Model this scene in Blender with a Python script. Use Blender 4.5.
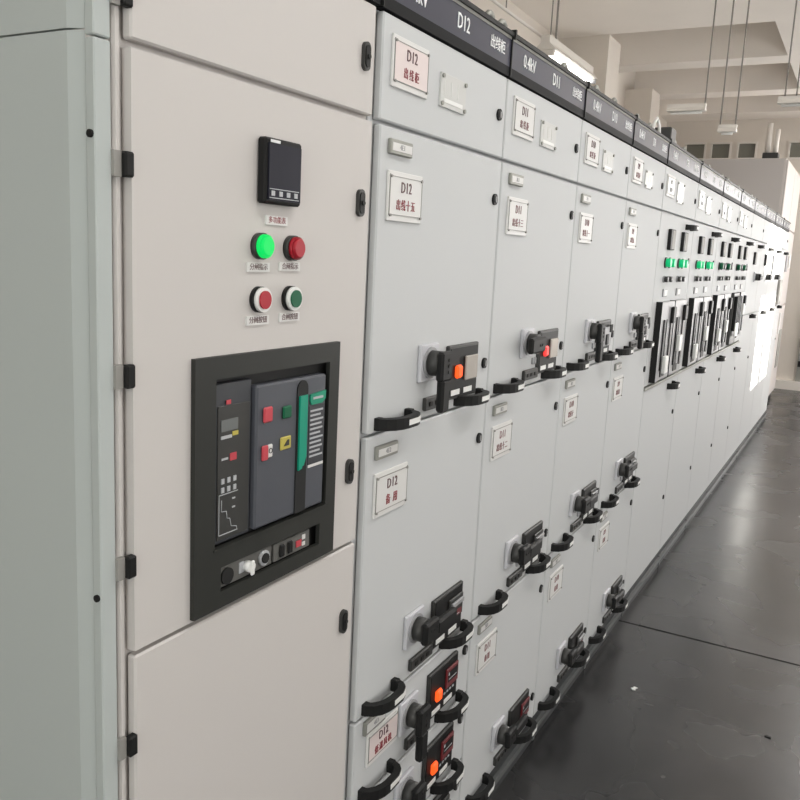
import bpy, bmesh, math
from mathutils import Vector, Matrix

# ------------------------------------------------------------------ units
# All coordinates below are in survey units: the camera stands one unit in front of the
# cabinet fronts (y = 0), x runs along the row, z is measured from eye level.
S = 0.82            # metres per unit
FLOOR = -2.01       # floor level in units
def W(x, y, z): return Vector((x * S, y * S, (z - FLOOR) * S))

for o in list(bpy.data.objects): bpy.data.objects.remove(o)
scene = bpy.context.scene
col = scene.collection

# ------------------------------------------------------------------ camera
F_PX = 838.0
cam_d = bpy.data.cameras.new('camera'); cam = bpy.data.objects.new('camera', cam_d); col.objects.link(cam)
cam_d.sensor_width = 36; cam_d.sensor_fit = 'HORIZONTAL'; cam_d.lens = 36 * F_PX / 800
cam_d.clip_start = 0.02
ax = Vector((468, -124, F_PX)).normalized()                       # row direction seen by the camera (x right, y down, z ahead)
dn = Vector((-210, 4600, F_PX)); dn = (dn - ax * dn.dot(ax)).normalized()
up = -dn; ay = up.cross(ax)
right = Vector((ax.x, ay.x, up.x)); down = Vector((ax.y, ay.y, up.y)); fwd = Vector((ax.z, ay.z, up.z))
rot = Matrix((right, -down, -fwd)).transposed()
cam.matrix_world = Matrix.Translation(W(0, -1, 0)) @ rot.to_4x4()
scene.camera = cam

# ------------------------------------------------------------------ world, sun, added fill lights, exposure
scene.view_settings.view_transform = 'Standard'
scene.view_settings.look = 'None'
scene.view_settings.gamma = 1
scene.view_settings.use_curve_mapping = False
scene.view_settings.exposure = 0.06
world = bpy.data.worlds.new('sky'); scene.world = world; world.use_nodes = True
wn = world.node_tree.nodes; wn['Background'].inputs['Color'].default_value = (0.75, 0.85, 1.0, 1)
wn['Background'].inputs['Strength'].default_value = 1.0
SUN_DIR = Vector((-0.25, 1.0, -0.45))
sd = bpy.data.lights.new('sun', 'SUN'); sun = bpy.data.objects.new('sun', sd); col.objects.link(sun)
sd.energy = 26.0; sd.angle = math.radians(0.5); sd.color = (1.0, 0.95, 0.86)
sun.rotation_euler = SUN_DIR.to_track_quat('-Z', 'Y').to_euler()
def area(name, x, y, z, sx, sy, direction, power, color=(1, 1, 1)):
    d = bpy.data.lights.new(name, 'AREA'); o = bpy.data.objects.new(name, d); col.objects.link(o)
    d.shape = 'RECTANGLE'; d.size = sx * S; d.size_y = sy * S; d.energy = power; d.color = color
    o.location = W(x, y, z); o.rotation_euler = Vector(direction).to_track_quat('-Z', 'Y').to_euler()
    return o
XFAR = 16.0
RW = -4.0           # right-hand wall with its windows
WIN = [(-0.6, 1.4), (2.4, 4.4), (5.4, 7.4), (8.2, 10.2)]        # unseen windows in that wall, added for fill light
WPOW = [9, 8, 10, 11]
WAIM = [-0.25, 0.0, 0.3, 0.3]
for (a, b), p, t in zip(WIN, WPOW, WAIM):
    area('window_fill_light', (a + b) / 2, RW + 0.12, 0.35, b - a, 2.4, (0, 1, t), p, (0.96, 0.985, 1.0))
area('window_fill_light', 14.4, RW + 0.12, 0.35, 2.0, 2.4, (0, 1, 0), 24, (0.98, 0.99, 1.0))  # extra fill added for the far end, at an unseen window
area('window_fill_light', -4.38, -1.5, 0.2, 2.4, 2.4, (1, 0.1, 0.0), 78, (0.95, 1.0, 0.98))   # fill for the side panel, at an added unseen near-end window
area('window_fill_light', XFAR - 0.14, -2.75, 0.2, 1.9, 2.9, (-1, -0.05, 0), 98, (1.0, 0.98, 0.96))       # added unseen far-end window, brightens the far floor
CEIL_FILLS = [(0.8, -1.6), (3.4, -1.6), (6.0, -1.6), (9.0, -1.6), (12.0, -1.6), (14.5, -1.6)]   # fill lights added over the aisle, out of the frame, without fixtures
for x, y in CEIL_FILLS:
    area('ceiling_fill_light', x, y, 2.38, 1.5, 0.25, (0, 0, -1), 18, (1.0, 0.99, 0.97))

# ------------------------------------------------------------------ materials
def mat(name, color, rough=0.5, metal=0.0, spec=0.5, emit=None, estr=0.0, bump=0.0, bscale=200, vary=0.0, vscale=3.0, coat=0.0, alpha=None):
    m = bpy.data.materials.new(name); m.use_nodes = True
    nt = m.node_tree; b = nt.nodes['Principled BSDF']
    b.inputs['Base Color'].default_value = (*color, 1)
    b.inputs['Roughness'].default_value = rough
    b.inputs['Metallic'].default_value = metal
    b.inputs['Specular IOR Level'].default_value = spec
    b.inputs['Coat Weight'].default_value = coat
    if emit: b.inputs['Emission Color'].default_value = (*emit, 1); b.inputs['Emission Strength'].default_value = estr
    tc = nt.nodes.new('ShaderNodeTexCoord')
    if vary:
        n = nt.nodes.new('ShaderNodeTexNoise'); n.inputs['Scale'].default_value = vscale; n.inputs['Detail'].default_value = 4
        nt.links.new(tc.outputs['Object'], n.inputs['Vector'])
        r = nt.nodes.new('ShaderNodeMix'); r.data_type = 'RGBA'
        r.inputs['A'].default_value = (*[c * (1 - vary) for c in color], 1); r.inputs['B'].default_value = (*[min(1, c * (1 + vary)) for c in color], 1)
        nt.links.new(n.outputs['Fac'], r.inputs['Factor']); nt.links.new(r.outputs['Result'], b.inputs['Base Color'])
    if bump:
        n2 = nt.nodes.new('ShaderNodeTexNoise'); n2.inputs['Scale'].default_value = bscale
        nt.links.new(tc.outputs['Object'], n2.inputs['Vector'])
        bp = nt.nodes.new('ShaderNodeBump'); bp.inputs['Strength'].default_value = bump; bp.inputs['Distance'].default_value = 0.002
        nt.links.new(n2.outputs['Fac'], bp.inputs['Height']); nt.links.new(bp.outputs['Normal'], b.inputs['Normal'])
    return m
M = {}
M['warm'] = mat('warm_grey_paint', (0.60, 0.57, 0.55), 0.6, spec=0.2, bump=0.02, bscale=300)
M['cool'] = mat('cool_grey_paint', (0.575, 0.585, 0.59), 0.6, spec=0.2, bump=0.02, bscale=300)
M['side'] = mat('shaded_cool_paint', (0.48, 0.515, 0.505), 0.6, spec=0.2, bump=0.02, bscale=300)  # cool paint made darker and greener: shade painted into the cabinet end
M['gap'] = mat('mid_grey_frame', (0.30, 0.29, 0.27), 0.6)  # plain mid grey for hinge leaves, card edges and meter fronts
M['black'] = mat('black_plastic', (0.016, 0.016, 0.016), 0.45, spec=0.15)
M['char'] = mat('charcoal_plastic', (0.035, 0.035, 0.033), 0.45)
M['bezel'] = mat('charcoal_bezel', (0.027, 0.028, 0.025), 0.5, spec=0.3)
M['slate'] = mat('slate_plastic', (0.075, 0.08, 0.095), 0.45)
M['trip'] = mat('dark_slate_plastic', (0.04, 0.043, 0.05), 0.45)
M['hole'] = mat('black_recess', (0.006, 0.006, 0.006), 0.7)
M['sign'] = mat('purple_grey_acrylic', (0.030, 0.030, 0.052), 0.34, spec=0.25)
M['white'] = mat('white_plastic', (0.80, 0.80, 0.78), 0.4)
M['lettering'] = mat('white_lettering', (0.9, 0.9, 0.9), 0.5)
M['plate'] = mat('white_plate', (0.70, 0.69, 0.675), 0.45, spec=0.3)
M['pinkplate'] = mat('pinkish_white_card', (0.74, 0.64, 0.625), 0.45)
M['clear'] = mat('clear_acrylic_plate', (0.58, 0.58, 0.565), 0.35, spec=0.3)
M['red'] = mat('red_lettering', (0.26, 0.035, 0.045), 0.5)
M['maroon'] = mat('maroon_lettering', (0.12, 0.055, 0.06), 0.5)
M['grey'] = mat('grey_plastic', (0.33, 0.33, 0.34), 0.45)
M['lgrey'] = mat('pale_grey_plastic', (0.55, 0.55, 0.58), 0.4)
M['steel'] = mat('brushed_steel', (0.55, 0.54, 0.52), 0.35, metal=0.9)
M['zinc'] = mat('dull_zinc', (0.33, 0.33, 0.30), 0.5, metal=0.5)
M['plinth'] = mat('dark_grey_plinth', (0.045, 0.048, 0.05), 0.5, spec=0.3, vary=0.3, vscale=8)
M['rail'] = mat('grey_plinth_rail', (0.12, 0.125, 0.125), 0.45, spec=0.3)
M['band'] = mat('black_band', (0.008, 0.008, 0.009), 0.6, spec=0.12)
M['keyrow'] = mat('dark_grey_key_plate', (0.12, 0.118, 0.11), 0.5)
M['faint'] = mat('faded_lettering', (0.24, 0.12, 0.12), 0.5)
M['greenon'] = mat('lit_green_lens', (0.0, 0.16, 0.03), 0.4, spec=0.2, emit=(0.004, 0.85, 0.14), estr=0.8)
M['mint'] = mat('lit_mint_lens', (0.0, 0.22, 0.09), 0.4, spec=0.2, emit=(0.02, 0.8, 0.28), estr=0.45)
M['orangeon'] = mat('lit_orange_lens', (0.4, 0.04, 0.01), 0.4, spec=0.2, emit=(1.0, 0.10, 0.015), estr=1.2)
M['redon'] = mat('lit_red_lens', (0.7, 0.03, 0.03), 0.3, emit=(1.0, 0.06, 0.05), estr=0.8)
M['redlens'] = mat('red_lens', (0.40, 0.012, 0.025), 0.35, spec=0.3)
M['greenbtn'] = mat('green_button', (0.006, 0.11, 0.05), 0.45, spec=0.25)
M['teal'] = mat('teal_handle', (0.0, 0.30, 0.19), 0.4)
M['tealplate'] = mat('teal_plate', (0.0, 0.26, 0.15), 0.4)
M['redbtn'] = mat('red_button', (0.55, 0.06, 0.08), 0.4)
M['yellow'] = mat('yellow_window', (0.50, 0.42, 0.08), 0.4)
M['screen'] = mat('dark_glass_screen', (0.016, 0.016, 0.026), 0.45, spec=0.15)
M['ink'] = mat('pale_print', (0.45, 0.46, 0.48), 0.5)
M['lcd'] = mat('grey_lcd', (0.16, 0.17, 0.17), 0.25)
M['beige'] = mat('clear_cover_reflection', (0.42, 0.39, 0.36), 0.15, coat=0.6)  # opaque beige: reflected light painted into the clear cover
M['darkred'] = mat('dark_red_breaker', (0.16, 0.02, 0.025), 0.4)
M['wall'] = mat('cream_plaster', (0.72, 0.665, 0.60), 0.8, bump=0.05, bscale=60, vary=0.03)
M['ceil'] = mat('off_white_plaster', (0.90, 0.845, 0.785), 0.85, vary=0.03)
M['fill_pane'] = mat('glowing_fill_pane', (0.8, 0.82, 0.85), 0.3, emit=(1.0, 0.98, 0.95), estr=1.2)  # glowing pane for the windows added as fill
M['tube'] = mat('lit_fluorescent_tube', (0.9, 0.9, 0.9), 0.3, emit=(1.0, 0.98, 0.94), estr=4.0)
M['enamel'] = mat('white_enamel', (0.74, 0.70, 0.65), 0.4)
M['rod'] = mat('grey_rod', (0.26, 0.24, 0.22), 0.5)
M['pane'] = mat('greenish_dusty_glass', (0.20, 0.20, 0.17), 0.2)
M['tall'] = mat('pale_grey_painted_steel', (0.56, 0.52, 0.50), 0.4)
M['tallside'] = mat('grey_painted_steel_panel', (0.50, 0.47, 0.455), 0.5)

def floor_material():
    m = bpy.data.materials.new('dark_grey_coated_floor'); m.use_nodes = True
    nt = m.node_tree; b = nt.nodes['Principled BSDF']; L = nt.links
    tc = nt.nodes.new('ShaderNodeTexCoord')
    n = nt.nodes.new('ShaderNodeTexNoise'); n.inputs['Scale'].default_value = 1.3; n.inputs['Detail'].default_value = 4; n.inputs['Roughness'].default_value = 0.45
    L.new(tc.outputs['Object'], n.inputs['Vector'])
    r = nt.nodes.new('ShaderNodeValToRGB')
    r.color_ramp.elements[0].position = 0.30; r.color_ramp.elements[0].color = (0.014, 0.014, 0.015, 1)
    r.color_ramp.elements[1].position = 0.72; r.color_ramp.elements[1].color = (0.052, 0.051, 0.051, 1)
    L.new(n.outputs['Fac'], r.inputs['Fac']); L.new(r.outputs['Color'], b.inputs['Base Color'])
    n2 = nt.nodes.new('ShaderNodeTexNoise'); n2.inputs['Scale'].default_value = 2.6; n2.inputs['Detail'].default_value = 3; n2.inputs['Roughness'].default_value = 0.4
    L.new(tc.outputs['Object'], n2.inputs['Vector'])
    r2 = nt.nodes.new('ShaderNodeMapRange'); r2.inputs['To Min'].default_value = 0.17; r2.inputs['To Max'].default_value = 0.36
    L.new(n2.outputs['Fac'], r2.inputs['Value']); L.new(r2.outputs['Result'], b.inputs['Roughness'])
    n3 = nt.nodes.new('ShaderNodeTexNoise'); n3.inputs['Scale'].default_value = 5; n3.inputs['Detail'].default_value = 1
    mp = nt.nodes.new('ShaderNodeMapping'); mp.inputs['Scale'].default_value = (2.5, 0.5, 1)
    L.new(tc.outputs['Object'], mp.inputs['Vector']); L.new(mp.outputs['Vector'], n3.inputs['Vector'])
    bp = nt.nodes.new('ShaderNodeBump'); bp.inputs['Strength'].default_value = 0.16; bp.inputs['Distance'].default_value = 0.004
    L.new(n3.outputs['Fac'], bp.inputs['Height']); L.new(bp.outputs['Normal'], b.inputs['Normal'])
    b.inputs['Specular IOR Level'].default_value = 0.55
    return m
M['floor'] = floor_material()

# ------------------------------------------------------------------ building helpers
ORIGIN = {}
class MB:
    """collects shapes (in survey units) and links them as one mesh object"""
    def __init__(self): self.bm = bmesh.new(); self.mats = []
    def mi(self, m):
        if m not in self.mats: self.mats.append(m)
        return self.mats.index(m)
    def _take(self, t, m, smooth=False):
        i = self.mi(m); vm = {}
        for v in t.verts: vm[v] = self.bm.verts.new(v.co)
        for f in t.faces:
            try: g = self.bm.faces.new([vm[v] for v in f.verts])
            except ValueError: continue
            g.material_index = i; g.smooth = smooth if smooth != 'keep' else f.smooth
        t.free(); return self
    def box(self, x0, x1, y0, y1, z0, z1, m, bev=0.0, seg=1):
        t = bmesh.new(); bmesh.ops.create_cube(t, size=1)
        for v in t.verts:
            v.co = Vector((x0 + (v.co.x + .5) * (x1 - x0), y0 + (v.co.y + .5) * (y1 - y0), z0 + (v.co.z + .5) * (z1 - z0)))
        if bev: bmesh.ops.bevel(t, geom=list(t.edges), offset=bev, segments=seg, affect='EDGES', clamp_overlap=True)
        return self._take(t, m)
    def cyl(self, c, axis, r, h, m, seg=20, r2=None):
        t = bmesh.new()
        bmesh.ops.create_cone(t, cap_ends=True, segments=seg, radius1=r, radius2=r if r2 is None else r2, depth=h)
        R = Vector((0, 0, 1)).rotation_difference(Vector(axis)).to_matrix().to_4x4()
        bmesh.ops.transform(t, matrix=Matrix.Translation(Vector(c)) @ R, verts=t.verts)
        for f in t.faces: f.smooth = len(f.verts) == 4
        return self._take(t, m, 'keep')
    def prism(self, pts, plane, a0, a1, m, smooth=False):
        t = bmesh.new()
        def P(p, a):
            return {'xz': Vector((p[0], a, p[1])), 'xy': Vector((p[0], p[1], a)), 'yz': Vector((a, p[0], p[1]))}[plane]
        A = [t.verts.new(P(p, a0)) for p in pts]; B = [t.verts.new(P(p, a1)) for p in pts]
        n = len(pts)
        for i in range(n): t.faces.new((A[i], A[(i + 1) % n], B[(i + 1) % n], B[i]))
        t.faces.new(A); t.faces.new(B[::-1])
        bmesh.ops.recalc_face_normals(t, faces=t.faces)
        return self._take(t, m, smooth)
    def tube(self, path, r, m, seg=8):
        t = bmesh.new(); rings = []
        path = [Vector(p) for p in path]
        for i, p in enumerate(path):
            d = (path[min(i + 1, len(path) - 1)] - path[max(i - 1, 0)]).normalized()
            a = d.orthogonal().normalized() if i == 0 else (a - d * a.dot(d)).normalized()
            b = d.cross(a)
            rings.append([t.verts.new(p + r * (math.cos(k * 2 * math.pi / seg) * a + math.sin(k * 2 * math.pi / seg) * b)) for k in range(seg)])
        for i in range(len(rings) - 1):
            for k in range(seg): t.faces.new((rings[i][k], rings[i][(k + 1) % seg], rings[i + 1][(k + 1) % seg], rings[i + 1][k]))
        t.faces.new(rings[0][::-1]); t.faces.new(rings[-1])
        bmesh.ops.recalc_face_normals(t, faces=t.faces)
        return self._take(t, m, True)
    def text(self, s, x, z, y, size, m, align='CENTER', width=1.0, depth=0.0012, space=1.0):
        """upright lettering on a face that looks towards -y; (x, z) is the middle of the line"""
        c = bpy.data.curves.new('lettering', 'FONT'); c.body = s; c.size = size; c.align_x = align; c.align_y = 'CENTER'
        c.extrude = depth; c.space_character = space; c.resolution_u = 2
        o = bpy.data.objects.new('lettering', c); col.objects.link(o)
        dg = bpy.context.evaluated_depsgraph_get(); me = bpy.data.meshes.new_from_object(o.evaluated_get(dg))
        i = self.mi(m); vs = [self.bm.verts.new((x + v.co.x * width, y - v.co.z, z + v.co.y)) for v in me.vertices]
        for p in me.polygons:
            try: f = self.bm.faces.new([vs[k] for k in p.vertices]); f.material_index = i
            except ValueError: pass
        bpy.data.objects.remove(o); bpy.data.curves.remove(c); bpy.data.meshes.remove(me)
        return self
    def build(self, name, parent=None, origin=None):
        me = bpy.data.meshes.new(name)
        vs = [v.co for v in self.bm.verts]
        lo = Vector((min(v.x for v in vs), min(v.y for v in vs), min(v.z for v in vs))); hi = Vector((max(v.x for v in vs), max(v.y for v in vs), max(v.z for v in vs)))
        c = Vector(origin) if origin else (lo + hi) / 2
        for v in self.bm.verts: v.co = (v.co - c) * S
        self.bm.to_mesh(me); self.bm.free()
        for m in self.mats: me.materials.append(M[m])
        o = bpy.data.objects.new(name, me); col.objects.link(o)
        w = W(*c); ORIGIN[o] = w
        if parent: o.parent = parent; o.location = w - ORIGIN[parent]
        else: o.location = w
        return o
def tag(o, label=None, cat=None, group=None, kind=None):
    if label: o['label'] = label
    if cat: o['category'] = cat
    if group: o['group'] = group
    if kind: o['kind'] = kind
    return o
def thing(name, label, cat, x, y, z, group=None):
    o = bpy.data.objects.new(name, None); col.objects.link(o); o.empty_display_size = 0.05
    ORIGIN[o] = W(x, y, z); o.location = ORIGIN[o]
    return tag(o, label, cat, group)
def B(x0, x1, y0, y1, z0, z1, m, bev=0.0): return MB().box(x0, x1, y0, y1, z0, z1, m, bev)

# ------------------------------------------------------------------ the room
XN, XF, BW, CZ = -4.5, 16.0, 2.5, 2.55
def struct(mb, name): return tag(mb.build(name), kind='structure')
f = MB()
SEAM = 4.6
f.box(XN, SEAM - 0.009, RW - .2, BW + .2, FLOOR - .15, FLOOR, 'floor').box(SEAM + 0.009, XF + .2, RW - .2, BW + .2, FLOOR - .15, FLOOR, 'floor')
f.box(SEAM - 0.009, SEAM + 0.009, RW - .2, BW + .2, FLOOR - .15, FLOOR - .004, 'hole')
struct(f, 'floor')
c = MB()                                                          # coffered ceiling
COF = [(9.9, 11.45), (11.85, 13.5), (13.9, 15.3)]
CY = 0.17
c.box(XN, XF + .2, RW - .2, CY, CZ, CZ + .6, 'ceil')
edges = [XN] + [v for ab in COF for v in ab] + [XF + .2]
for i in range(0, len(edges), 2): c.box(edges[i], edges[i + 1], CY, BW + .2, CZ, CZ + .6, 'ceil')
for a, b in COF: c.box(a, b, CY, BW + .2, CZ + .5, CZ + .6, 'ceil')
struct(c, 'ceiling')
struct(B(XN, XF + .2, BW, BW + .2, FLOOR, CZ + .6, 'wall'), 'wall_left')
w = MB()                                                          # far wall with high windows
FW = [(0.94, 1.27), (1.36, 1.71), (1.78, 2.15), (0.1, 0.45), (-0.75, -0.4)]
FZ = (1.88, 2.18)
w.box(XF, XF + .2, RW - .2, BW + .2, FLOOR, FZ[0], 'wall').box(XF, XF + .2, RW - .2, BW + .2, FZ[1], CZ + .6, 'wall')
ys = sorted([v for ab in FW for v in ab]); ys = [RW - .2] + ys + [BW + .2]
for i in range(0, len(ys), 2): w.box(XF, XF + .2, ys[i], ys[i + 1], FZ[0], FZ[1], 'wall')
struct(w, 'wall_far')
for i, (a, b) in enumerate(FW):
    o = MB()
    o.box(XF - .02, XF + .1, a, a + .03, FZ[0], FZ[1], 'enamel').box(XF - .02, XF + .1, b - .03, b, FZ[0], FZ[1], 'enamel')
    o.box(XF - .02, XF + .1, a + .03, b - .03, FZ[0], FZ[0] + .03, 'enamel').box(XF - .02, XF + .1, a + .03, b - .03, FZ[1] - .03, FZ[1], 'enamel')
    o.box(XF + .04, XF + .06, a + .03, b - .03, FZ[0] + .03, FZ[1] - .03, 'pane')
    struct(o, 'window_%d' % (i + 1))
struct(B(XF - .12, XF, RW, BW, FLOOR, FLOOR + .15, 'enamel'), 'baseboard_far')
struct(B(XN - .2, XN, RW - .2, BW + .2, FLOOR, CZ + .6, 'wall'), 'wall_near')
w = MB()                                                          # window wall on the right
SUNW = (11.05, 12.85); SZ = (0.42, 2.40); WZ = (-0.85, 1.55)
WINS = WIN + [(13.4, 15.4)]
op = [(a, b, WZ[0], WZ[1]) for a, b in WIN] + [(SUNW[0], SUNW[1], SZ[0], SZ[1]), (13.4, 15.4, WZ[0], WZ[1])]
x = XN
for a, b, z0, z1 in op:
    w.box(x, a, RW - .1, RW, FLOOR, CZ + .6, 'wall'); w.box(a, b, RW - .1, RW, FLOOR, z0, 'wall'); w.box(a, b, RW - .1, RW, z1, CZ + .6, 'wall'); x = b
w.box(x, XF + .2, RW - .1, RW, FLOOR, CZ + .6, 'wall')
struct(w, 'wall_right')
for i, (a, b) in enumerate(WINS):  # unseen fill windows; their glowing panes also keep the sun out
    o = MB(); z0, z1 = WZ
    o.box(a, a + .06, RW - .08, RW + .02, z0, z1, 'enamel').box(b - .06, b, RW - .08, RW + .02, z0, z1, 'enamel')
    o.box(a + .06, b - .06, RW - .08, RW + .02, z0, z0 + .06, 'enamel').box(a + .06, b - .06, RW - .08, RW + .02, z1 - .06, z1, 'enamel')
    o.box((a + b) / 2 - .03, (a + b) / 2 + .03, RW - .08, RW + .02, z0 + .06, z1 - .06, 'enamel')
    o.box(a + .06, b - .06, RW - .06, RW - .04, z0 + .06, z1 - .06, 'fill_pane')
    struct(o, 'window_%d' % (i + 6))
o = MB(); a, b = SUNW; z0, z1 = SZ; ma = 11.90                     # the open window the sun comes through
o.box(a, a + .05, RW - .08, RW, z0, z1, 'enamel').box(b - .05, b, RW - .08, RW, z0, z1, 'enamel')
o.box(a + .05, b - .05, RW - .08, RW, z0, z0 + .05, 'enamel').box(a + .05, b - .05, RW - .08, RW, z1 - .05, z1, 'enamel')
o.box(ma - .10, ma + .10, RW - .08, RW, z0 + .05, z1 - .05, 'enamel')
o.box(a + .05, b - .05, RW - .08, RW, 1.55, 1.70, 'enamel')
struct(o, 'window_11')
o = MB(); o.box(XN, XN + .05, -2.75, -.25, -.75, 1.55, 'enamel').box(XN + .05, XN + .06, -2.68, -.32, -.68, 1.48, 'fill_pane'); struct(o, 'window_12')  # unseen window added to go with the near-end fill light
o = MB(); o.box(XF - .05, XF, -3.75, -1.75, -1.3, 1.7, 'enamel')  # unseen window added so the far floor has brightness to reflect
for k in range(2): o.box(XF - .06, XF - .05, -3.69 + .96 * k, -2.79 + .96 * k, -1.24, 1.64, 'fill_pane')
struct(o, 'window_13')
for i, (x, y) in enumerate([(9.9, 1.9), (13.0, 2.1)]):            # pilasters on the wall behind the row
    struct(B(x, x + .5, y, BW, FLOOR, CZ, 'wall'), 'trim_%d' % (i + 1))
d = MB()                                                          # far end door
d.box(XF - .05, XF - .01, -1.15, -0.12, FLOOR + .15, 0.55, 'zinc').box(XF - .07, XF - .03, -1.07, -0.2, FLOOR + .17, 0.5, 'tall', .006)
for z in (-1.55, -1.15, -0.75): d.box(XF - .10, XF - .06, -0.24, -0.13, z - .05, z + .05, 'black')
struct(d, 'door_1')

# ------------------------------------------------------------------ cabinet pieces
def lock(parent, x, z, r=0.0165):
    m = MB().cyl((x, -.003, z), (0, 1, 0), r, .006, 'black', 20).cyl((x, -.0068, z), (0, 1, 0), r * .6, .003, 'char', 14)
    m.box(x - .003, x + .003, -.0092, -.008, z - r * .5, z + r * .5, 'grey')
    return m.build('lock', parent)
def oval_lock(parent, x, z):
    pts = []
    for k in range(24):
        a = 2 * math.pi * k / 24
        pts.append((x + .0135 * math.cos(a), z + .0135 * math.sin(a) + (.016 if math.sin(a) >= 0 else -.016)))
    m = MB().prism(pts, 'xz', -.008, 0, 'char')
    pts2 = [(x + (p[0] - x) * .72, z + (p[1] - z) * .78) for p in pts]
    m.prism(pts2, 'xz', -.010, -.008, 'black').cyl((x + .002, -.011, z), (0, 1, 0), .0055, .004, 'hole', 14)
    return m.build('lock', parent)
def door(parent, x0, x1, z0, z1, m, name='door', th=0.02): return B(x0, x1, 0, th, z0, z1, m, .0035).build(name, parent)
def placard(parent, x0, x1, z0, z1, lines, card='pinkplate', screws=True):
    m = MB().box(x0, x1, -.006, 0, z0, z1, 'plate', .0015)
    b = .012
    m.box(x0 + b * .6, x1 - b * .4, -.0072, -.006, z0 + b * 1.3, z1 - b * 1.1, card)
    t = .0016
    m.box(x0 + b * .3, x1 - b * .2, -.0082, -.006, z1 - b * 1.1, z1 - b * 1.1 + t, 'gap').box(x0 + b * .3, x1 - b * .2, -.0082, -.006, z0 + b * 1.3 - t, z0 + b * 1.3, 'gap')
    m.box(x0 + b * .6 - t, x0 + b * .6, -.0082, -.006, z0 + b, z1 - b * .7, 'gap').box(x1 - b * .4, x1 - b * .4 + t * .7, -.0082, -.006, z0 + b, z1 - b * .7, 'gap')
    if screws:
        for sx in (x0 + b * .8, x1 - b * .7):
            for sz in (z0 + b * 1.1, z1 - b * 1.1): m.cyl((sx, -.009, sz), (0, 1, 0), .0032, .004, 'gap', 10)
    cx = (x0 + x1) / 2; h = z1 - z0
    for i, (s, mt, sz, sp) in enumerate(lines):
        m.text(s, cx, z1 - h * (.32 + .36 * i), -.0075, sz, mt, width=.8, space=sp)
    return m.build('placard', parent)
def clear_plate(parent, x0, x1, z0, z1):
    m = MB().box(x0, x1, -.005, 0, z0, z1, 'clear', .001)
    for sx in (x0 + .008, x1 - .008):
        for sz in (z0 + .008, z1 - .008): m.cyl((sx, -.007, sz), (0, 1, 0), .0055, .006, 'zinc', 12)
    m.box(x0 + .02, x1 - .02, -.0062, -.005, z0 + .012, z0 + .022, 'white')
    for k in range(3): m.box(x0 + .02 + .04 * k, x0 + .0215 + .04 * k, -.0062, -.005, z0 + .03, z1 - .015, 'white')
    return m.build('card_holder', parent)
def label_holder(parent, x0, x1, z0, z1, txt):
    m = MB().box(x0, x1, -.010, 0, z0, z1, 'zinc', .002).box(x0 + .007, x1 - .006, -.0112, -.010, z0 + .008, z1 - .008, 'plate')
    m.text(txt, (x0 + x1) / 2, (z0 + z1) / 2, -.0114, .017, 'grey', depth=.0006)
    return m.build('label_holder', parent)
def bow(x, z, w=0.172, p=0.056, h=0.029):
    """plan outline of a bowed pull handle, extruded upwards"""
    m = MB(); k = w / .172; q = p / .056
    out = [(0, 0), (.001, -.012), (.012, -.030), (.032, -.045), (.056, -.053), (.078, -.0555), (.126, -.055), (.148, -.049), (.163, -.036), (.171, -.018), (.172, 0)]
    inn = [(.021, 0), (.021, -.008), (.027, -.017), (.042, -.028), (.062, -.035), (.080, -.0375), (.122, -.037), (.138, -.033), (.147, -.025), (.152, -.014), (.152, 0)]
    out = [(x + a * k, b * q) for a, b in out]; inn = [(x + a * k, b * q) for a, b in inn]
    for i in range(len(out) - 1): m.prism([out[i], out[i + 1], inn[i + 1], inn[i]], 'xy', z, z + h, 'black')
    m.box(x + .001, x + .022, -.012, 0, z - .001, z + h + .001, 'black').box(x + w - .022, x + w - .001, -.020, 0, z - .002, z + h + .004, 'black', .002)
    st = [out[5], out[6], out[7], out[8]]
    m.prism([(a + .001, b - .0012) for a, b in st] + [(a - .001, b + .002) for a, b in st[::-1]], 'xy', z + .008, z + h - .007, 'white')
    return m
def pull(parent, x, z, **k): return bow(x, z, **k).build('pull_handle', parent)
def rotary(parent, x, z, mode):
    """rotary isolator: square plate, round boss and a lever"""
    m = MB().box(x - .052, x + .052, -.012, 0, z - .05, z + .05, 'lgrey', .003)
    m.cyl((x, -.030, z), (0, 1, 0), .034, .036, 'char', 28).cyl((x, -.014, z), (0, 1, 0), .042, .006, 'grey', 28)
    y0, y1 = -.066, -.044
    if mode == 'down':
        m.box(x - .032, x + .032, y0, y1, z - .045, z + .034, 'black', .006).box(x - .022, x + .022, y0, y1, z - .128, z - .04, 'black', .006)
        hs = [(x + .004, z + .012), (x + .004, z - .004), (x + .004, z - .02)]
    elif mode == 'right':
        m.box(x - .034, x + .045, y0, y1, z - .032, z + .032, 'black', .006).box(x + .04, x + .165, y0, y1, z - .024, z + .016, 'black', .006)
        hs = [(x - .006, z + .006), (x + .012, z + .006), (x + .03, z + .006)]
    else:
        m.box(x - .10, x + .030, y0, y1, z - .026, z + .026, 'black', .006); hs = [(x - .01, z), (x - .03, z)]
    for hx, hz in hs: m.cyl((hx, y0 - .0005, hz), (0, 1, 0), .0048, .003, 'hole', 10)
    return m.build('rotary_switch', parent)
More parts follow.
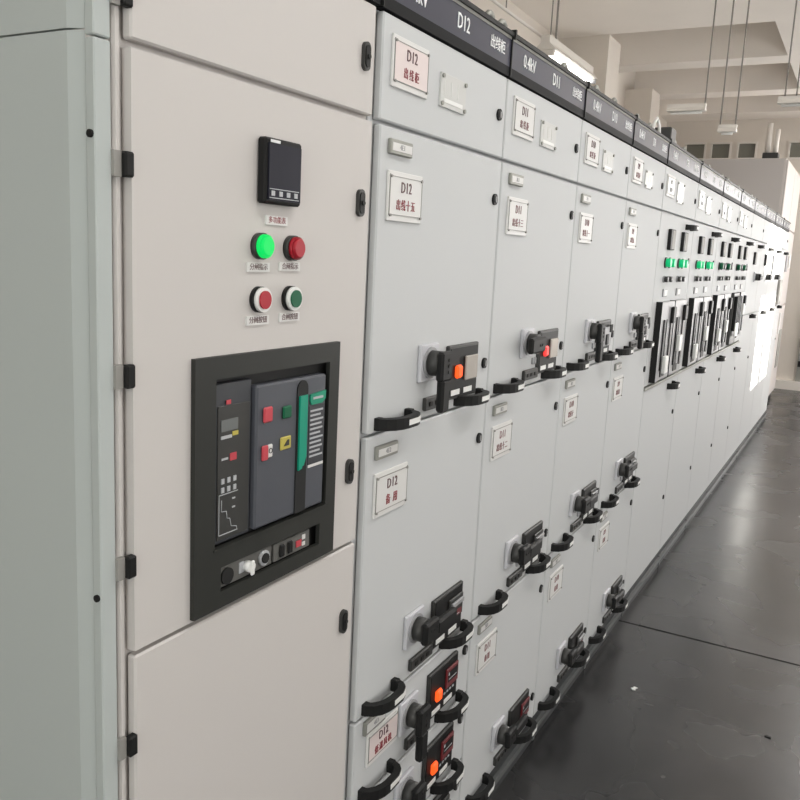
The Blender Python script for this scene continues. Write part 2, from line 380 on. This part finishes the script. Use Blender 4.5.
def breaker_panel(parent, x0, x1, z0, z1, style):
    m = MB(); t = .008
    m.box(x0, x1, -.012, 0, z0, z1, 'char', .003).box(x0 + t, x1 - t, -.0135, -.012, z0 + t, z1 - t, 'black')
    w = x1 - x0; h = z1 - z0
    if style == 'clear':
        m.box(x0 + w * .50, x1 - w * .10, -.022, -.0135, z0 + h * .32, z1 - h * .22, 'beige', .003)
    elif style == 'dark':
        m.box(x0 + w * .46, x1 - w * .06, -.020, -.0135, z0 + h * .36, z1 - h * .18, 'char', .003).box(x0 + w * .5, x1 - w * .1, -.028, -.020, z1 - h * .36, z1 - h * .26, 'grey', .002)
        m.box(x0 + w * .5, x1 - w * .12, -.0212, -.020, z0 + h * .4, z0 + h * .52, 'darkred').box(x0 + w * .54, x1 - w * .2, -.0216, -.0212, z0 + h * .42, z0 + h * .44, 'ink')
    elif style == 'red':
        m.box(x0 + w * .52, x1 - w * .06, -.020, -.0135, z0 + h * .42, z1 - h * .16, 'darkred', .002)
        m.box(x0 + w * .56, x1 - w * .1, -.0212, -.020, z0 + h * .55, z1 - h * .24, 'black')
        m.box(x0 + w * .56, x0 + w * .6, -.0216, -.0212, z1 - h * .30, z1 - h * .24, 'ink').box(x0 + w * .58, x1 - w * .14, -.0216, -.0212, z0 + h * .60, z0 + h * .62, 'ink')
        for k in range(4): m.box(x0 + w * (.50 + .10 * k), x0 + w * (.55 + .10 * k), -.0150, -.0135, z0 + h * .30, z0 + h * .34, 'ink')
    else:
        m.box(x0 + w * .30, x1 - w * .05, -.020, -.0135, z0 + h * .25, z1 - h * .2, 'grey', .003).box(x1 - w * .22, x1 - w * .04, -.024, -.020, z1 - h * .36, z1 - h * .14, 'hole')
        m.box(x0 + w * .5, x0 + w * .68, -.026, -.020, z0 + h * .3, z0 + h * .6, 'black', .002)
    for a, b in ((.10, .38), (.52, .80)): m.box(x0 + w * a, x0 + w * b, -.0150, -.0135, z0 + h * .08, z0 + h * .18, 'white')
    return m.build('breaker_panel', parent)
def rect_lamp(parent, x, z, m):
    return MB().box(x - .018, x + .018, -.026, -.012, z - .019, z + .019, m, .006).build('indicator_lamp', parent)
def plaque(parent, x, z, w=.135):
    m = MB().box(x, x + w, -.012, 0, z, z + .036, 'char', .003)
    for k in range(3): m.box(x + .02 + k * .035, x + .038 + k * .035, -.0145, -.012, z + .011, z + .024, 'black', .002)
    m.box(x + .085, x + .098, -.008, 0, z + .050, z + .074, 'grey', .002).box(x + .106, x + .119, -.008, 0, z + .050, z + .074, 'grey', .002)
    return m.build('latch_plaque', parent)
def sign_board(parent, x0, x1, words):
    m = MB().box(x0 + .004, x1 - .004, -.004, .03, .526, .552, 'band').box(x0 + .004, x1 - .004, -.004, .03, .552, .628, 'sign').box(x0 + .004, x1 - .004, -.006, .03, .628, .636, 'zinc').box(x0, x1, -.012, .05, .636, .648, 'black')
    m.box(x0, x0 + .010, -.016, .03, .630, .656, 'black').box(x0, x0 + .004, -.008, .03, .528, .64, 'black')
    for s, fx, sz, wd in words: m.text(s, x0 + fx * (x1 - x0), .591, -.0045, sz, 'lettering', width=wd)
    return m.build('sign_board', parent)
def eye(parent, x, y=.14, z=.62):
    pts = [(x + .030 * math.cos(a), y, z + .105 + .030 * math.sin(a)) for a in [2 * math.pi * k / 16 for k in range(17)]]
    return MB().tube(pts, .009, 'zinc', 8).cyl((x, y, z + .038), (0, 0, 1), .014, .076, 'zinc', 12).build('lifting_eye', parent)
def body(parent, x0, x1, m, gapm='gap', depth=1.22):
    b = MB().box(x0, x1, .022, depth, -1.90, .62, m, .002)
    return b.build('body', parent)
def plinth(parent, x0, x1):
    m = MB().box(x0, x1, .0, 1.2, FLOOR, -1.965, 'plinth').box(x0, x1, -.010, 1.2, -1.965, -1.940, 'rail').box(x0, x1, .006, 1.2, -1.940, -1.90, 'plinth')
    m.box(x0 + .001, x0 + .022, -.006, .02, FLOOR + .005, -1.93, 'rail')
    return m.build('plinth', parent)
def cabinet(x0, x1, label, m='cool'):
    c = thing('switchgear_cabinet', label, 'electrical cabinet', (x0 + x1) / 2, .6, FLOOR, 'switchgear cabinets in the long row')
    body(c, x0 + .002, x1 - .002, m); plinth(c, x0, x1)
    return c
GZ = .288           # groove between top door and the doors below

# ------------------------------------------------------------------ nearest cabinet: the incoming breaker
def incoming():
    X0, X1 = .892, 1.664
    c = cabinet(X0, X1, 'nearest warm grey cabinet with the big black framed circuit breaker in its door', 'warm')
    # side cover, front flange and hinge strip of the open end
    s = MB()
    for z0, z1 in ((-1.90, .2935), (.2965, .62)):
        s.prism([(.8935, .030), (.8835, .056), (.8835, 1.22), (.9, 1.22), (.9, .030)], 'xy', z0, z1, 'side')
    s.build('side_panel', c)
    fl = MB()
    for z0, z1 in ((-1.90, .284), (.287, .62)): fl.box(.8915, .923, .010, .029, z0, z1, 'side', .002)
    for z in (.15, -.57): fl.cyl((.8905, .018, z), (1, 0, 0), .006, .006, 'black', 12)
    fl.build('corner_flange', c)
    MB().box(.929, .944, .012, .03, -1.90, .62, 'warm', .004).build('hinge_strip', c)
    # doors
    D0, D1 = .952, 1.652
    td = door(c, D0, D1, GZ + .006, .522, 'warm', 'upper_door'); oval_lock(td, 1.61, .41)
    m = MB(); h = (1.112, 1.530, -.655, -.222)                     # hole for the breaker
    z0, z1 = -.682, GZ - .006
    m.box(D0, h[0], 0, .02, z0, z1, 'warm').box(h[1], D1, 0, .02, z0, z1, 'warm').box(h[0], h[1], 0, .02, h[3], z1, 'warm').box(h[0], h[1], 0, .02, z0, h[2], 'warm')
    md = m.build('breaker_door', c)
    oval_lock(md, 1.61, .104); oval_lock(md, 1.608, -.505)
    ld = door(c, D0, D1, -1.895, -.692, 'warm', 'lower_door'); oval_lock(ld, 1.607, -.876)
    for z, hgt in ((.355, .05), (.112, .030), (-.213, .030), (-.53, .030), (-.852, .030), (-1.25, .03), (-1.6, .03)):
        MB().box(.936, .955, -.005, .010, z - .019, z + .019, 'black', .003).box(.921, .936, .004, .012, z - .019, z + .019, 'gap').build('hinge', c)
    # panel instruments
    mt = MB().box(1.252, 1.365, -.020, 0, .078, .196, 'black', .004)  .box(1.2595, 1.358, -.0232, -.020, .085, .186, 'screen')
    mt.box(1.262, 1.352, -.0242, -.0232, .088, .0895, 'ink').box(1.262, 1.352, -.0242, -.0232, .104, .1055, 'ink')
    for k in range(4): mt.box(1.267 + .0235 * k, 1.277 + .0235 * k, -.0244, -.0232, .0925, .1015, 'ink')
    for k in range(7): mt.box(1.262 + .0042 * k, 1.265 + .0042 * k, -.0244, -.0232, .1868, .192, 'lettering')
    mt.build('digital_meter', md)
    def tagplate(x, z, s, m='maroon', w=.066):
        MB().box(x - w / 2, x + w / 2, -.004, 0, z - .0085, z + .0085, 'plate').text(s, x, z, -.0042, .0135, m, depth=.0004).build('label_plate', md)
    tagplate(1.312, .049, '多功能表', 'red')
    def pilot(x, z, lens):
        MB().cyl((x, -.006, z), (0, 1, 0), .0245, .012, 'char', 28).cyl((x, -.0155, z), (0, 1, 0), .022, .009, lens, 28).cyl((x, -.0225, z), (0, -1, 0), .022, .005, lens, 28, r2=.016).build('indicator_lamp', md)
    # cone faces the aisle: the narrow end looks out
    def button(x, z, cap):
        MB().cyl((x, -.005, z), (0, 1, 0), .0245, .010, 'black', 28).cyl((x, -.013, z), (0, 1, 0), .0232, .008, 'white', 28).cyl((x, -.0185, z), (0, 1, 0), .017, .004, cap, 28).build('push_button', md)
    pilot(1.262, 0, 'greenon'); pilot(1.361, -.001, 'redlens'); button(1.262, -.099, 'redlens'); button(1.360, -.099, 'greenbtn')
    tagplate(1.259, -.039, '分闸指示'); tagplate(1.357, -.037, '合闸指示'); tagplate(1.260, -.138, '分闸按钮'); tagplate(1.360, -.136, '合闸按钮')
    # black surround
    fr = MB(); a0, a1, b0, b1 = 1.084, 1.540, -.676, -.197
    o0, o1, p0, p1 = 1.138, 1.502, -.556, -.238                    # main opening
    q0, q1, r0, r1 = 1.156, 1.482, -.644, -.596                    # slot below it
    y0, y1 = -.010, .0
    fr.box(a0, o0, y0, y1, b0, b1, 'bezel').box(o1, a1, y0, y1, b0, b1, 'bezel').box(o0, o1, y0, y1, p1, b1, 'bezel').box(o0, o1, y0, y1, r1, p0, 'bezel')
    fr.box(o0, o1, y0, y1, b0, r0, 'bezel').box(o0, q0, y0, y1, r0, r1, 'bezel').box(q1, o1, y0, y1, r0, r1, 'bezel')
    fr.box(o0 - .004, o1 + .004, -.013, -.010, p0 - .004, p0, 'bezel')
    fr.build('breaker_surround', md)
    # the breaker itself
    br = MB().box(1.115, 1.527, .012, .0215, -.652, -.226, 'hole')
    br.box(1.140, 1.247, -.002, .012, -.552, -.248, 'trip', .002).box(1.251, 1.487, -.012, .012, -.549, -.262, 'slate', .004)
    cb = br.build('circuit_breaker', c)
    t = MB().box(1.150, 1.240, -.004, -.002, -.545, -.290, 'char', .001)
    t.box(1.158, 1.205, -.0052, -.004, -.338, -.316, 'lcd').box(1.158, 1.188, -.0052, -.004, -.352, -.346, 'ink').box(1.190, 1.206, -.0052, -.004, -.349, -.341, 'yellow')
    t.box(1.172, 1.184, -.0052, -.004, -.276 - .012, -.270 - .010, 'redbtn').box(1.184, 1.202, -.0052, -.004, -.396, -.382, 'redbtn').box(1.160, 1.178, -.0052, -.004, -.392, -.388, 'ink')
    for k in range(3):
        for j in range(2): t.box(1.160 + .017 * k, 1.168 + .017 * k, -.0056, -.004, -.437 - .017 * j, -.427 - .017 * j, 'ink')
    t.box(1.154, 1.208, -.0050, -.004, -.4585, -.457, 'ink').box(1.154, 1.1552, -.0050, -.004, -.548 + .012, -.457, 'ink').box(1.154, 1.208, -.0050, -.004, -.536, -.5345, 'ink')
    cv = [(1.162, -.468), (1.162, -.490), (1.176, -.492), (1.178, -.506), (1.186, -.508), (1.190, -.524), (1.205, -.528), (1.207, -.534)]
    for (x0, z0), (x1, z1) in zip(cv, cv[1:]): t.tube([(x0, -.0042, z0), (x1, -.0042, z1)], .0008, 'ink', 5)
    t.box(1.192, 1.200, -.0052, -.004, -.472, -.469, 'ink').box(1.192, 1.200, -.0052, -.004, -.489, -.486, 'ink')
    t.build('trip_unit', cb)
    sl = [(1.380 + .0185 + .0185 * math.cos(a), -.285 + .0185 * math.sin(a)) for a in [math.pi * k / 10 for k in range(11)]] + [(1.380, -.548), (1.417, -.548)]
    MB().prism(sl, 'xz', -.0145, -.012, 'hole').build('handle_slot', cb)
    hd = MB().prism([(1.385, -.298), (1.414, -.298), (1.414, -.430), (1.406, -.447), (1.385, -.455)], 'xz', -.0165, -.0145, 'teal')
    hd.prism([(1.385, -.298), (1.397, -.298), (1.397, -.452), (1.385, -.455)], 'xz', -.0185, -.0165, 'teal'); hd.build('charging_handle', cb)
    lb = MB().box(1.424, 1.480, -.0135, -.012, -.452, -.325, 'trip')
    for k in range(11): lb.box(1.428, 1.428 + (.046, .038, .048, .042)[k % 4], -.0142, -.0135, -.338 - .0098 * k, -.334 - .0098 * k, 'ink')
    lb.box(1.424, 1.480, -.0142, -.0135, -.458, -.452, 'plate'); lb.build('rating_label', cb)
    MB().prism([(1.426, -.300), (1.482, -.296), (1.480, -.314), (1.468, -.322), (1.430, -.322), (1.425, -.314)], 'xz', -.016, -.012, 'tealplate').box(1.434, 1.470, -.0165, -.016, -.311, -.306, 'ink').build('maker_plate', cb)
    MB().box(1.268, 1.296, -.018, -.012, -.337, -.306, 'redbtn', .003).build('open_button', cb)
    MB().box(1.266, 1.284, -.0175, -.012, -.412, -.382, 'redbtn', .002).box(1.284, 1.298, -.0172, -.012, -.408, -.382, 'plate', .002).text('O', 1.290, -.395, -.0176, .016, 'char', depth=.0004).build('state_flag', cb)
    MB().box(1.330, 1.358, -.018, -.012, -.338, -.312, 'greenbtn', .003).build('close_button', cb)
    MB().box(1.325, 1.360, -.016, -.012, -.402, -.375, 'yellow', .002).prism([(1.334, -.394), (1.352, -.394), (1.352, -.382), (1.346, -.382)], 'xz', -.0168, -.016, 'char').build('spring_flag', cb)
    # key row in the slot
    kr = MB().box(1.160, 1.318, -.004, .012, -.640, -.600, 'keyrow', .001).box(1.325, 1.452, -.004, .012, -.640, -.602, 'keyrow', .001)
    kr.cyl((1.178, -.006, -.620), (0, 1, 0), .0165, .006, 'hole', 20).box(1.215, 1.228, -.006, -.004, -.628, -.606, 'ink')
    kr.cyl((1.236, -.012, -.618), (0, 1, 0), .011, .016, 'white', 14).box(1.231, 1.241, -.024, -.018, -.634, -.604, 'white', .002)
    kr.cyl((1.290, -.006, -.618), (0, 1, 0), .016, .006, 'ink', 20).cyl((1.290, -.0095, -.618), (0, 1, 0), .0105, .006, 'hole', 20)
    for x in (1.350, 1.378): kr.box(x - .008, x + .008, -.010, -.004, -.635, -.607, 'black', .004)
    kr.box(1.402, 1.420, -.006, -.004, -.630, -.616, 'redbtn').box(1.424, 1.434, -.006, -.004, -.618, -.608, 'plate').box(1.424, 1.434, -.006, -.004, -.632, -.624, 'plate')
    kr.build('locking_panel', cb)
    sign_board(c, X0, X1, [])
    eye(c, 1.1); eye(c, 1.5)
incoming()

# ------------------------------------------------------------------ drawer cabinets
DR = 'redbtn'
def drawer(c, L, zt, zb, lab, lines, mode, style, lamp, small=False):
    """one withdrawable unit: front with lock, two pulls, isolator and breaker window"""
    d = door(c, L + (.022 if L < 2 else .004), L + .741, zb + .004, zt - .004, 'cool', 'drawer')
    lock(d, L + .700, zt - (.118 if not small else .075))
    if not small and lamp != 'skip': lock(d, L + .702, zb + .118)
    zz = zb + .012
    pull(d, L + .050, zz); pull(d, L + .500, zz); plaque(d, L + .300, zz + .012)
    if small:
        rotary(d, L + .305, zb + .140, mode)
        breaker_panel(d, L + .428, L + .628, zb + .048, zb + .200, style)
        if lamp: rect_lamp(d, L + .480, zb + .118, lamp)
        label_holder(d, L + .060, L + .165, zt - .052, zt - .012, lab)
        if lines: placard(d, L + .080, L + .245, zt - .155, zt - .058, lines, screws=False)
    else:
        rotary(d, L + .312, zb + .155, mode)
        breaker_panel(d, L + .428, L + .630, zb + .035, zb + .190, style)
        if lamp and lamp != 'skip': rect_lamp(d, L + .482, zb + .115, lamp)
        label_holder(d, L + .056, L + .162, zt - .064, zt - .030, lab)
        placard(d, L + .058, L + .227, zt - .215, zt - .100, lines, 'plate')
    return d
def drawer_cabinet(L, num, label, words, drawers):
    c = cabinet(L, L + .745, label)
    td = door(c, L + (.016 if L < 2 else .004), L + .741, GZ + .005, .522, 'cool', 'upper_door')
    lock(td, L + .692, .410)
    placard(td, L + .053, L + .228, .371, .484, [(num, 'maroon', .036, 1.1), ('出线柜', 'red' if L < 2 else 'faint', .026, 1.6)], 'pinkplate' if L < 2 else 'plate')
    clear_plate(td, L + .302, L + .452, .370, .452)
    for a in drawers: drawer(c, L, *a)
    sign_board(c, L, L + .745, [('0.4kV', .21, .054, .85), (num, .555, .054, .82), ('出线柜', .865, .038, .95)])
    eye(c, L + .155); eye(c, L + .26 if num == 'D11' else L + .60)
Z1, Z2, Z3, Z4, Z5 = GZ, -.438, -1.190, -1.4345, -1.679
ZB = -1.90
def two(n, s): return [(n, 'maroon' if n == 'D12' else 'faint', .036, 1.1), (s, 'red' if n == 'D12' else 'faint', .027, 1.25)]
drawer_cabinet(1.668, 'D12', 'drawer cabinet under the sign D12, with two orange-lit small drawers at its foot',
    None, [(Z1, Z2, '4E1', two('D12', '出线十五'), 'down', 'clear', 'orangeon'),
           (Z2, Z3, '4E2', [('D12', 'maroon', .036, 1.1), ('备 用', 'red', .029, 1.3)], 'right', 'dark', 'skip'),
           (Z3, Z4, '4E3', [('D12', 'maroon', .034, 1.1), ('低温风机', 'red', .025, 1.35)], 'down', 'red', 'orangeon', True),
           (Z4, Z5, '4E4', None, 'down', 'red', 'orangeon', True),
           (Z5, ZB, '4E5', None, 'down', 'dark', None, True)])
drawer_cabinet(2.413, 'D11', 'drawer cabinet under the sign D11 with a red lamp in its uppermost drawer',
    None, [(Z1, Z2, '3E1', two('D11', '出线十三'), 'left', 'clear', 'redon'),
           (Z2, Z3, '3E2', two('D11', '出线十二'), 'right', 'dark', None),
           (Z3, ZB, '3E3', two('D11', '备用'), 'right', 'red', None)])
drawer_cabinet(3.158, 'D10', 'drawer cabinet under the sign D10 without any lit lamp, just past the D11 cabinet',
    None, [(Z1, Z2, '2E1', two('D10', '出线十一'), 'down', 'grey', None),
           (Z2, Z3, '2E2', two('D10', '出线十'), 'right', 'dark', None),
           (Z3, ZB, '2E3', two('D10', '备用'), 'right', 'dark', None)])
drawer_cabinet(3.903, 'D9', 'last drawer cabinet, directly beside the first cabinet with tall black strip switches',
    None, [(Z1, Z2, '1E1', two('D9', '出线九'), 'down', 'grey', None),
           (Z2, Z3, '1E2', two('D9', '出线八'), 'right', 'dark', None),
           (Z3, ZB, '1E3', two('D9', '备用'), 'right', 'dark', None)])

# ------------------------------------------------------------------ capacitor cabinets with strip fuse switches
def strip_switch(parent, x0, x1, z0, z1, tagx, kind):
    m = MB()
    if kind == 'black':
        m.box(x0, x1, -.026, 0, z0, z1, 'char', .004)
        for k in range(4): m.box(x0 + .03 + k * .085, x0 + .075 + k * .085, -.055, -.026, z0 + .12, z1 - .03, 'black', .006)
        m.box(x0 + .03, x0 + .20, -.062, -.050, z0 + .07, z0 + .19, 'white', .006)
        return m.build('strip_switch', parent)
    w = x1 - x0
    m.box(x0, x1, -.032, 0, z0, z1, 'grey', .003).box(x0 - .006, x0, -.034, 0, z0 - .002, z1 + .002, 'black')
    m.box(x0 + w * .22, x0 + w * .30, -.040, -.032, z0 + .06, z1 - .10, 'black').box(x0 + w * .46, x0 + w * .52, -.036, -.032, z0 + .05, z1 - .10, 'char')
    m.box(x0 + w * .72, x0 + w * .94, -.052, -.032, z1 - .125, z1 - .03, 'black', .006).box(x0 + w * .74, x0 + w * .86, -.040, -.032, z0 + .05, z1 - .12, 'char')
    for k in range(3): m.box(x0 + w * .56, x0 + w * .68, -.034, -.032, z0 + .10 + .1 * k, z0 + .105 + .1 * k, 'ink')
    zt = z0 + tagx
    m.box(x0 + w * .34, x0 + w * .56, -.058, -.036, zt, zt + .10, 'white', .004).box(x0 + w * .30, x0 + w * .62, -.036, -.032, z0 + .02, z0 + .06, 'black')
    return m.build('strip_switch', parent)
def capacitor_cabinet(L, w, label, lit, num, kinds):
    c = cabinet(L, L + w, label)
    td = door(c, L + .006, L + w - .006, GZ + .005, .522, 'cool', 'upper_door'); lock(td, L + w - .06, .405)
    clear_plate(td, L + .34, L + .52, .355, .470); placard(td, L + .05, L + .25, .370, .484, [(num, 'grey', .030, 1.1), ('补偿柜', 'grey', .024, 1.5)], 'clear', False)
    md = door(c, L + .004, L + w - .004, -.662, GZ - .005, 'cool', 'instrument_door')
    MB().box(L + .0, L + w, -.010, .02, -.684, -.668, 'zinc', .002).build('trim_bar', c)
    bow(L + .70, .222, .165, .056, .030).build('pull_handle', md)
    lock(md, L + w - .075, .038, .018)
    for h in (.225, .60):
        MB().box(L + h, L + h + .115, -.020, 0, .090, .204, 'black', .003).box(L + h + .035, L + h + .110, -.0215, -.020, .096, .198, 'gap').build('digital_meter', md)
        for k in range(2):
            x = L + h - .005 + .11 * k
            MB().cyl((x, -.004, .019), (0, 1, 0), .030, .008, 'char', 20).cyl((x, -.020, .019), (0, 1, 0), .024, .028, 'mint' if lit else ('greenbtn' if k == 0 else 'char'), 20).build('indicator_lamp', md)
            MB().cyl((x - .005, -.004, -.073), (0, 1, 0), .019, .008, 'grey', 20).cyl((x - .005, -.018, -.073), (0, 1, 0), .016, .020, 'char', 20).build('push_button', md)
        MB().box(L + h, L + h + .10, -.008, 0, -.172, -.128, 'grey', .002).box(L + h + .025, L + h + .095, -.009, -.008, -.166, -.134, 'plate').build('label_holder', md)
    strip_switch(md, L + .105, L + .455, -.645, -.198, .04 if kinds[0] == 'a' else .09, 'black' if kinds == 'black' else 'grey')
    if kinds != 'black': strip_switch(md, L + .470, L + .820, -.645, -.198, .10 if kinds[1] == 'a' else .14, 'grey')
    else: strip_switch(md, L + .470, L + .78, -.60, -.198, .2, 'grey')
    ld = door(c, L + .004, L + w - .004, -1.895, -.688, 'cool', 'lower_door')
    bow(L + .64, -.748, .16, .056, .034).build('pull_handle', ld)
    lock(ld, L + w - .075, -.925, .015); lock(ld, L + w - .075, -1.50, .015)
    sign_board(c, L, L + w, [('0.4kV', .20, .058, .9), (num, .56, .058, .9), ('补偿柜', .85, .046, .95)])
    eye(c, L + .15); eye(c, L + w - .15)
CW = .975
CL = [4.648 + CW * k for k in range(5)]
capacitor_cabinet(CL[0], CW, 'cabinet with tall strip switches and bright green lamps, beside the last drawer cabinet', True, 'D8', 'ab')
capacitor_cabinet(CL[1], CW, 'second cabinet with strip switches, also with bright green lamps, one away from the drawers', True, 'D7', 'ab')
capacitor_cabinet(CL[2], CW, 'third cabinet with strip switches, lamps unlit, pale tags low on both switches', False, 'D6', 'bb')
capacitor_cabinet(CL[3], CW, 'fourth strip switch cabinet, with black finned switch and a square white tag', False, 'D5', 'black')

# ------------------------------------------------------------------ far cabinets, partly in the sun
def far_cabinet(L, w, label, num, inst):
    c = cabinet(L, L + w, label)
    td = door(c, L + .006, L + w - .006, GZ + .005, .522, 'cool', 'upper_door'); lock(td, L + w - .06, .405)
    md = door(c, L + .004, L + w - .004, -.430, GZ - .005, 'cool', 'instrument_door')
    bow(L + .64, .222, .16, .056, .030).build('pull_handle', md)
    if 'm' in inst: MB().box(L + .38, L + .50, -.020, 0, .055, .175, 'black', .003).box(L + .415, L + .495, -.0215, -.020, .061, .169, 'gap').build('digital_meter', md)
    if 'r' in inst: rotary(md, L + .62, -.065, 'right')
    if 's' in inst:
        MB().box(L + .28, L + .35, -.012, 0, -.03, .18, 'grey', .003).build('vent_strip', md); MB().box(L + .50, L + .56, -.012, 0, .03, .16, 'grey', .003).build('vent_strip', md)
    if 'p' in inst: MB().box(L + .30, L + .62, -.03, 0, -.42, -.10, 'gap', .006).box(L + .34, L + .58, -.032, -.03, -.38, -.14, 'zinc').build('relay_panel', md)
    ld = door(c, L + .004, L + w - .004, -1.895, -.436, 'cool', 'lower_door')
    bow(L + .62, -.478, .16, .056, .034).build('pull_handle', ld); lock(ld, L + w - .075, -.9, .015)
    sign_board(c, L, L + w, [('0.4kV', .20, .058, .9), (num, .56, .058, .9), ('出线柜', .85, .046, .95)])
    eye(c, L + .15); eye(c, L + w - .15)
FL = [CL[4] + .995 * k for k in range(4)]
far_cabinet(FL[0], .995, 'plain pale cabinet just past the strip switches, with one meter and a small rotary switch', 'D4', 'mr')
far_cabinet(FL[1], .995, 'far cabinet with a single meter, its far edge reached by the left bright sun strip', 'D3', 'mr')
far_cabinet(FL[2], .995, 'far cabinet with two grey vent strips, almost wholly under the bright sun strips', 'D2', 'sr')
far_cabinet(FL[3], .995, 'last cabinet of the row, with a dark relay panel, beside the taller grey cabinets', 'D1', 'p')
XE = FL[3] + .995

# ------------------------------------------------------------------ taller cabinets beyond the row
def tall_cabinet(x0, x1, label, first):
    c = thing('tall_switchgear_cabinet', label, 'electrical cabinet', (x0 + x1) / 2, .9, FLOOR, 'tall cabinets beyond the row')
    MB().box(x0, x1, .14, 1.75, FLOOR + .1, 1.49, 'tall', .004).build('body', c)
    MB().box(x0, x1, .16, 1.7, FLOOR, FLOOR + .1, 'plinth').build('plinth', c)
    if first: MB().box(x0 - .01, x0, .16, 1.75, FLOOR + .1, 1.48, 'tallside').build('side_panel', c)
    d = B(x0 + .01, x1 - .01, .112, .14, .62, 1.47, 'tall', .006).build('upper_door', c)
    d2 = B(x0 + .01, x1 - .01, .112, .14, -.50, .60, 'tall', .006).build('middle_door', c)
    MB().box(x0 + .2, x0 + .42, .095, .112, .0, .30, 'grey', .006).build('relay_panel', d2); MB().box(x0 + .7, x0 + .76, .09, .112, .06, .26, 'white', .006).build('handle', d2)
    d3 = B(x0 + .01, x1 - .01, .112, .14, FLOOR + .11, -.52, 'tall', .006).build('lower_door', c)
    MB().box(x0 + .3, x0 + .36, .09, .112, -.95, -.62, 'white', .006).build('handle', d3); MB().box(x0 + .6, x0 + .95, .10, .112, -1.5, -.9, 'zinc', .006).build('vent_panel', d3)
tall_cabinet(XE + .02, XE + 1.25, 'taller grey cabinet whose blank side panel rises above the end of the sign row', True)
tall_cabinet(XE + 1.26, XE + 2.45, 'second tall cabinet beyond the one with the blank side, nearest the far wall', False)

# ------------------------------------------------------------------ overhead things
def rodm(x, y, z0, z1, r=.006): return MB().cyl((x, y, (z0 + z1) / 2), (0, 0, 1), r, z1 - z0, 'rod', 8)
LY = 1.7
t = thing('fluorescent_lamp', 'lit white fluorescent batten hanging behind the D11 sign', 'lamp', 7.95, LY, 1.75, 'hanging fluorescent lamps')
MB().prism([(LY - .10, 1.80), (LY + .10, 1.80), (LY + .04, 1.86), (LY + .04, 1.92), (LY - .04, 1.92), (LY - .04, 1.86)], 'yz', 7.3, 8.62, 'enamel').build('housing', t)
MB().cyl((7.96, LY - .035, 1.785), (1, 0, 0), .022, 1.22, 'tube', 12).cyl((7.96, LY + .035, 1.785), (1, 0, 0), .022, 1.22, 'tube', 12).build('tube', t)
MB().box(7.31, 7.345, LY - .08, LY + .08, 1.755, 1.80, 'enamel', .003).box(8.575, 8.61, LY - .08, LY + .08, 1.755, 1.80, 'grey', .003).build('lamp_holder', t)
for x in (7.42, 7.55): rodm(x, LY, 1.92, CZ).build('suspension_rod', t)
lamp_area = area('batten_light', 7.95, LY, 1.74, 1.2, .14, (0, 0, -1), 6, (1, .97, .92))
t = thing('lighting_conduit', 'thin white pipe on rods leading to the lit lamp behind the signs', 'pipe', 6.9, LY, 1.93)
MB().cyl((6.9, LY + .10, 1.955), (1, 0, 0), .014, 2.2, 'enamel', 10).build('pipe', t)
for x in (6.62, 7.85): rodm(x, LY + .10, 1.965, CZ).build('hanger_rod', t)
def cross_lamp(x, y0, y1, z, rods, label):
    t = thing('fluorescent_lamp', label, 'lamp', x, (y0 + y1) / 2, z, 'hanging fluorescent lamps')
    MB().prism([(x - .05, z + .03), (x + .05, z + .03), (x + .025, z + .06), (x + .025, z + .09), (x - .025, z + .09), (x - .025, z + .06)], 'xz', y0, y1, 'enamel').build('housing', t)
    MB().cyl((x, (y0 + y1) / 2, z + .018), (0, 1, 0), .012, y1 - y0 - .06, 'white', 10).build('tube', t)
    for r in rods: rodm(x, r, z + .09, CZ, .0065).build('suspension_rod', t)
cross_lamp(8.0, .43, .757, 1.33, (.44,), 'unlit pale lamp hanging on the leftmost of the long thin rods')
cross_lamp(7.9, .14, .29, 1.13, (.278, .155), 'small unlit lamp hung low on a close pair of rods above the row')
cross_lamp(8.1, -.42, -.14, 1.38, (-.19, -.28), 'unlit lamp over the front edge of the row, on the rods furthest from the wall')

def roof_box(x, y, label):
    t = thing('junction_box', label, 'box', x, y, .62, 'small boxes above the cabinets')
    return t
t = thing('junction_box', 'small dark box standing on a cabinet roof above the sign row', 'box', 5.33, .18, .62)
MB().box(5.26, 5.40, .12, .24, .62, .81, 'char', .006).build('case', t)
MB().tube([(5.25, .18, .70), (5.20, .18, .80), (5.13, .18, .84), (5.06, .18, .80), (5.02, .18, .63)], .009, 'white', 6).build('cable', t)
t = thing('duct_stub', 'white stub pipes with a dark foot on top of the tall grey cabinet', 'duct', XE + .4, .3, 1.49)
MB().box(XE + .3, XE + .5, .28, .48, 1.49, 1.60, 'char', .006).build('foot', t)
MB().cyl((XE + .4, .33, 1.76), (0, 0, 1), .035, .32, 'enamel', 14).build('pipe', t); MB().cyl((XE + .4, .43, 1.80), (0, 0, 1), .035, .40, 'enamel', 14).build('pipe', t)

# ------------------------------------------------------------------ scraps on the floor
def scrap(x, y, pts, h, m, name, label, cat):
    o = MB().prism([(x + a, y + b) for a, b in pts], 'xy', FLOOR + .0005, FLOOR + h, m).build(name)
    tag(o, label, cat)
scrap(3.86, -.265, [(-.014, -.010), (.0, -.006), (.012, -.014), (.016, .006), (.002, .004), (-.006, .014), (-.018, .004)], .005, 'white', 'paper_scrap', 'tiny white scrap lying on the dark floor near the drawers', 'scrap')
scrap(3.77, -.87, [(-.006, -.013), (.005, -.011), (.007, .012), (-.005, .013)], .005, 'black', 'plastic_scrap', 'small black scrap on the floor, well out in the aisle', 'scrap')
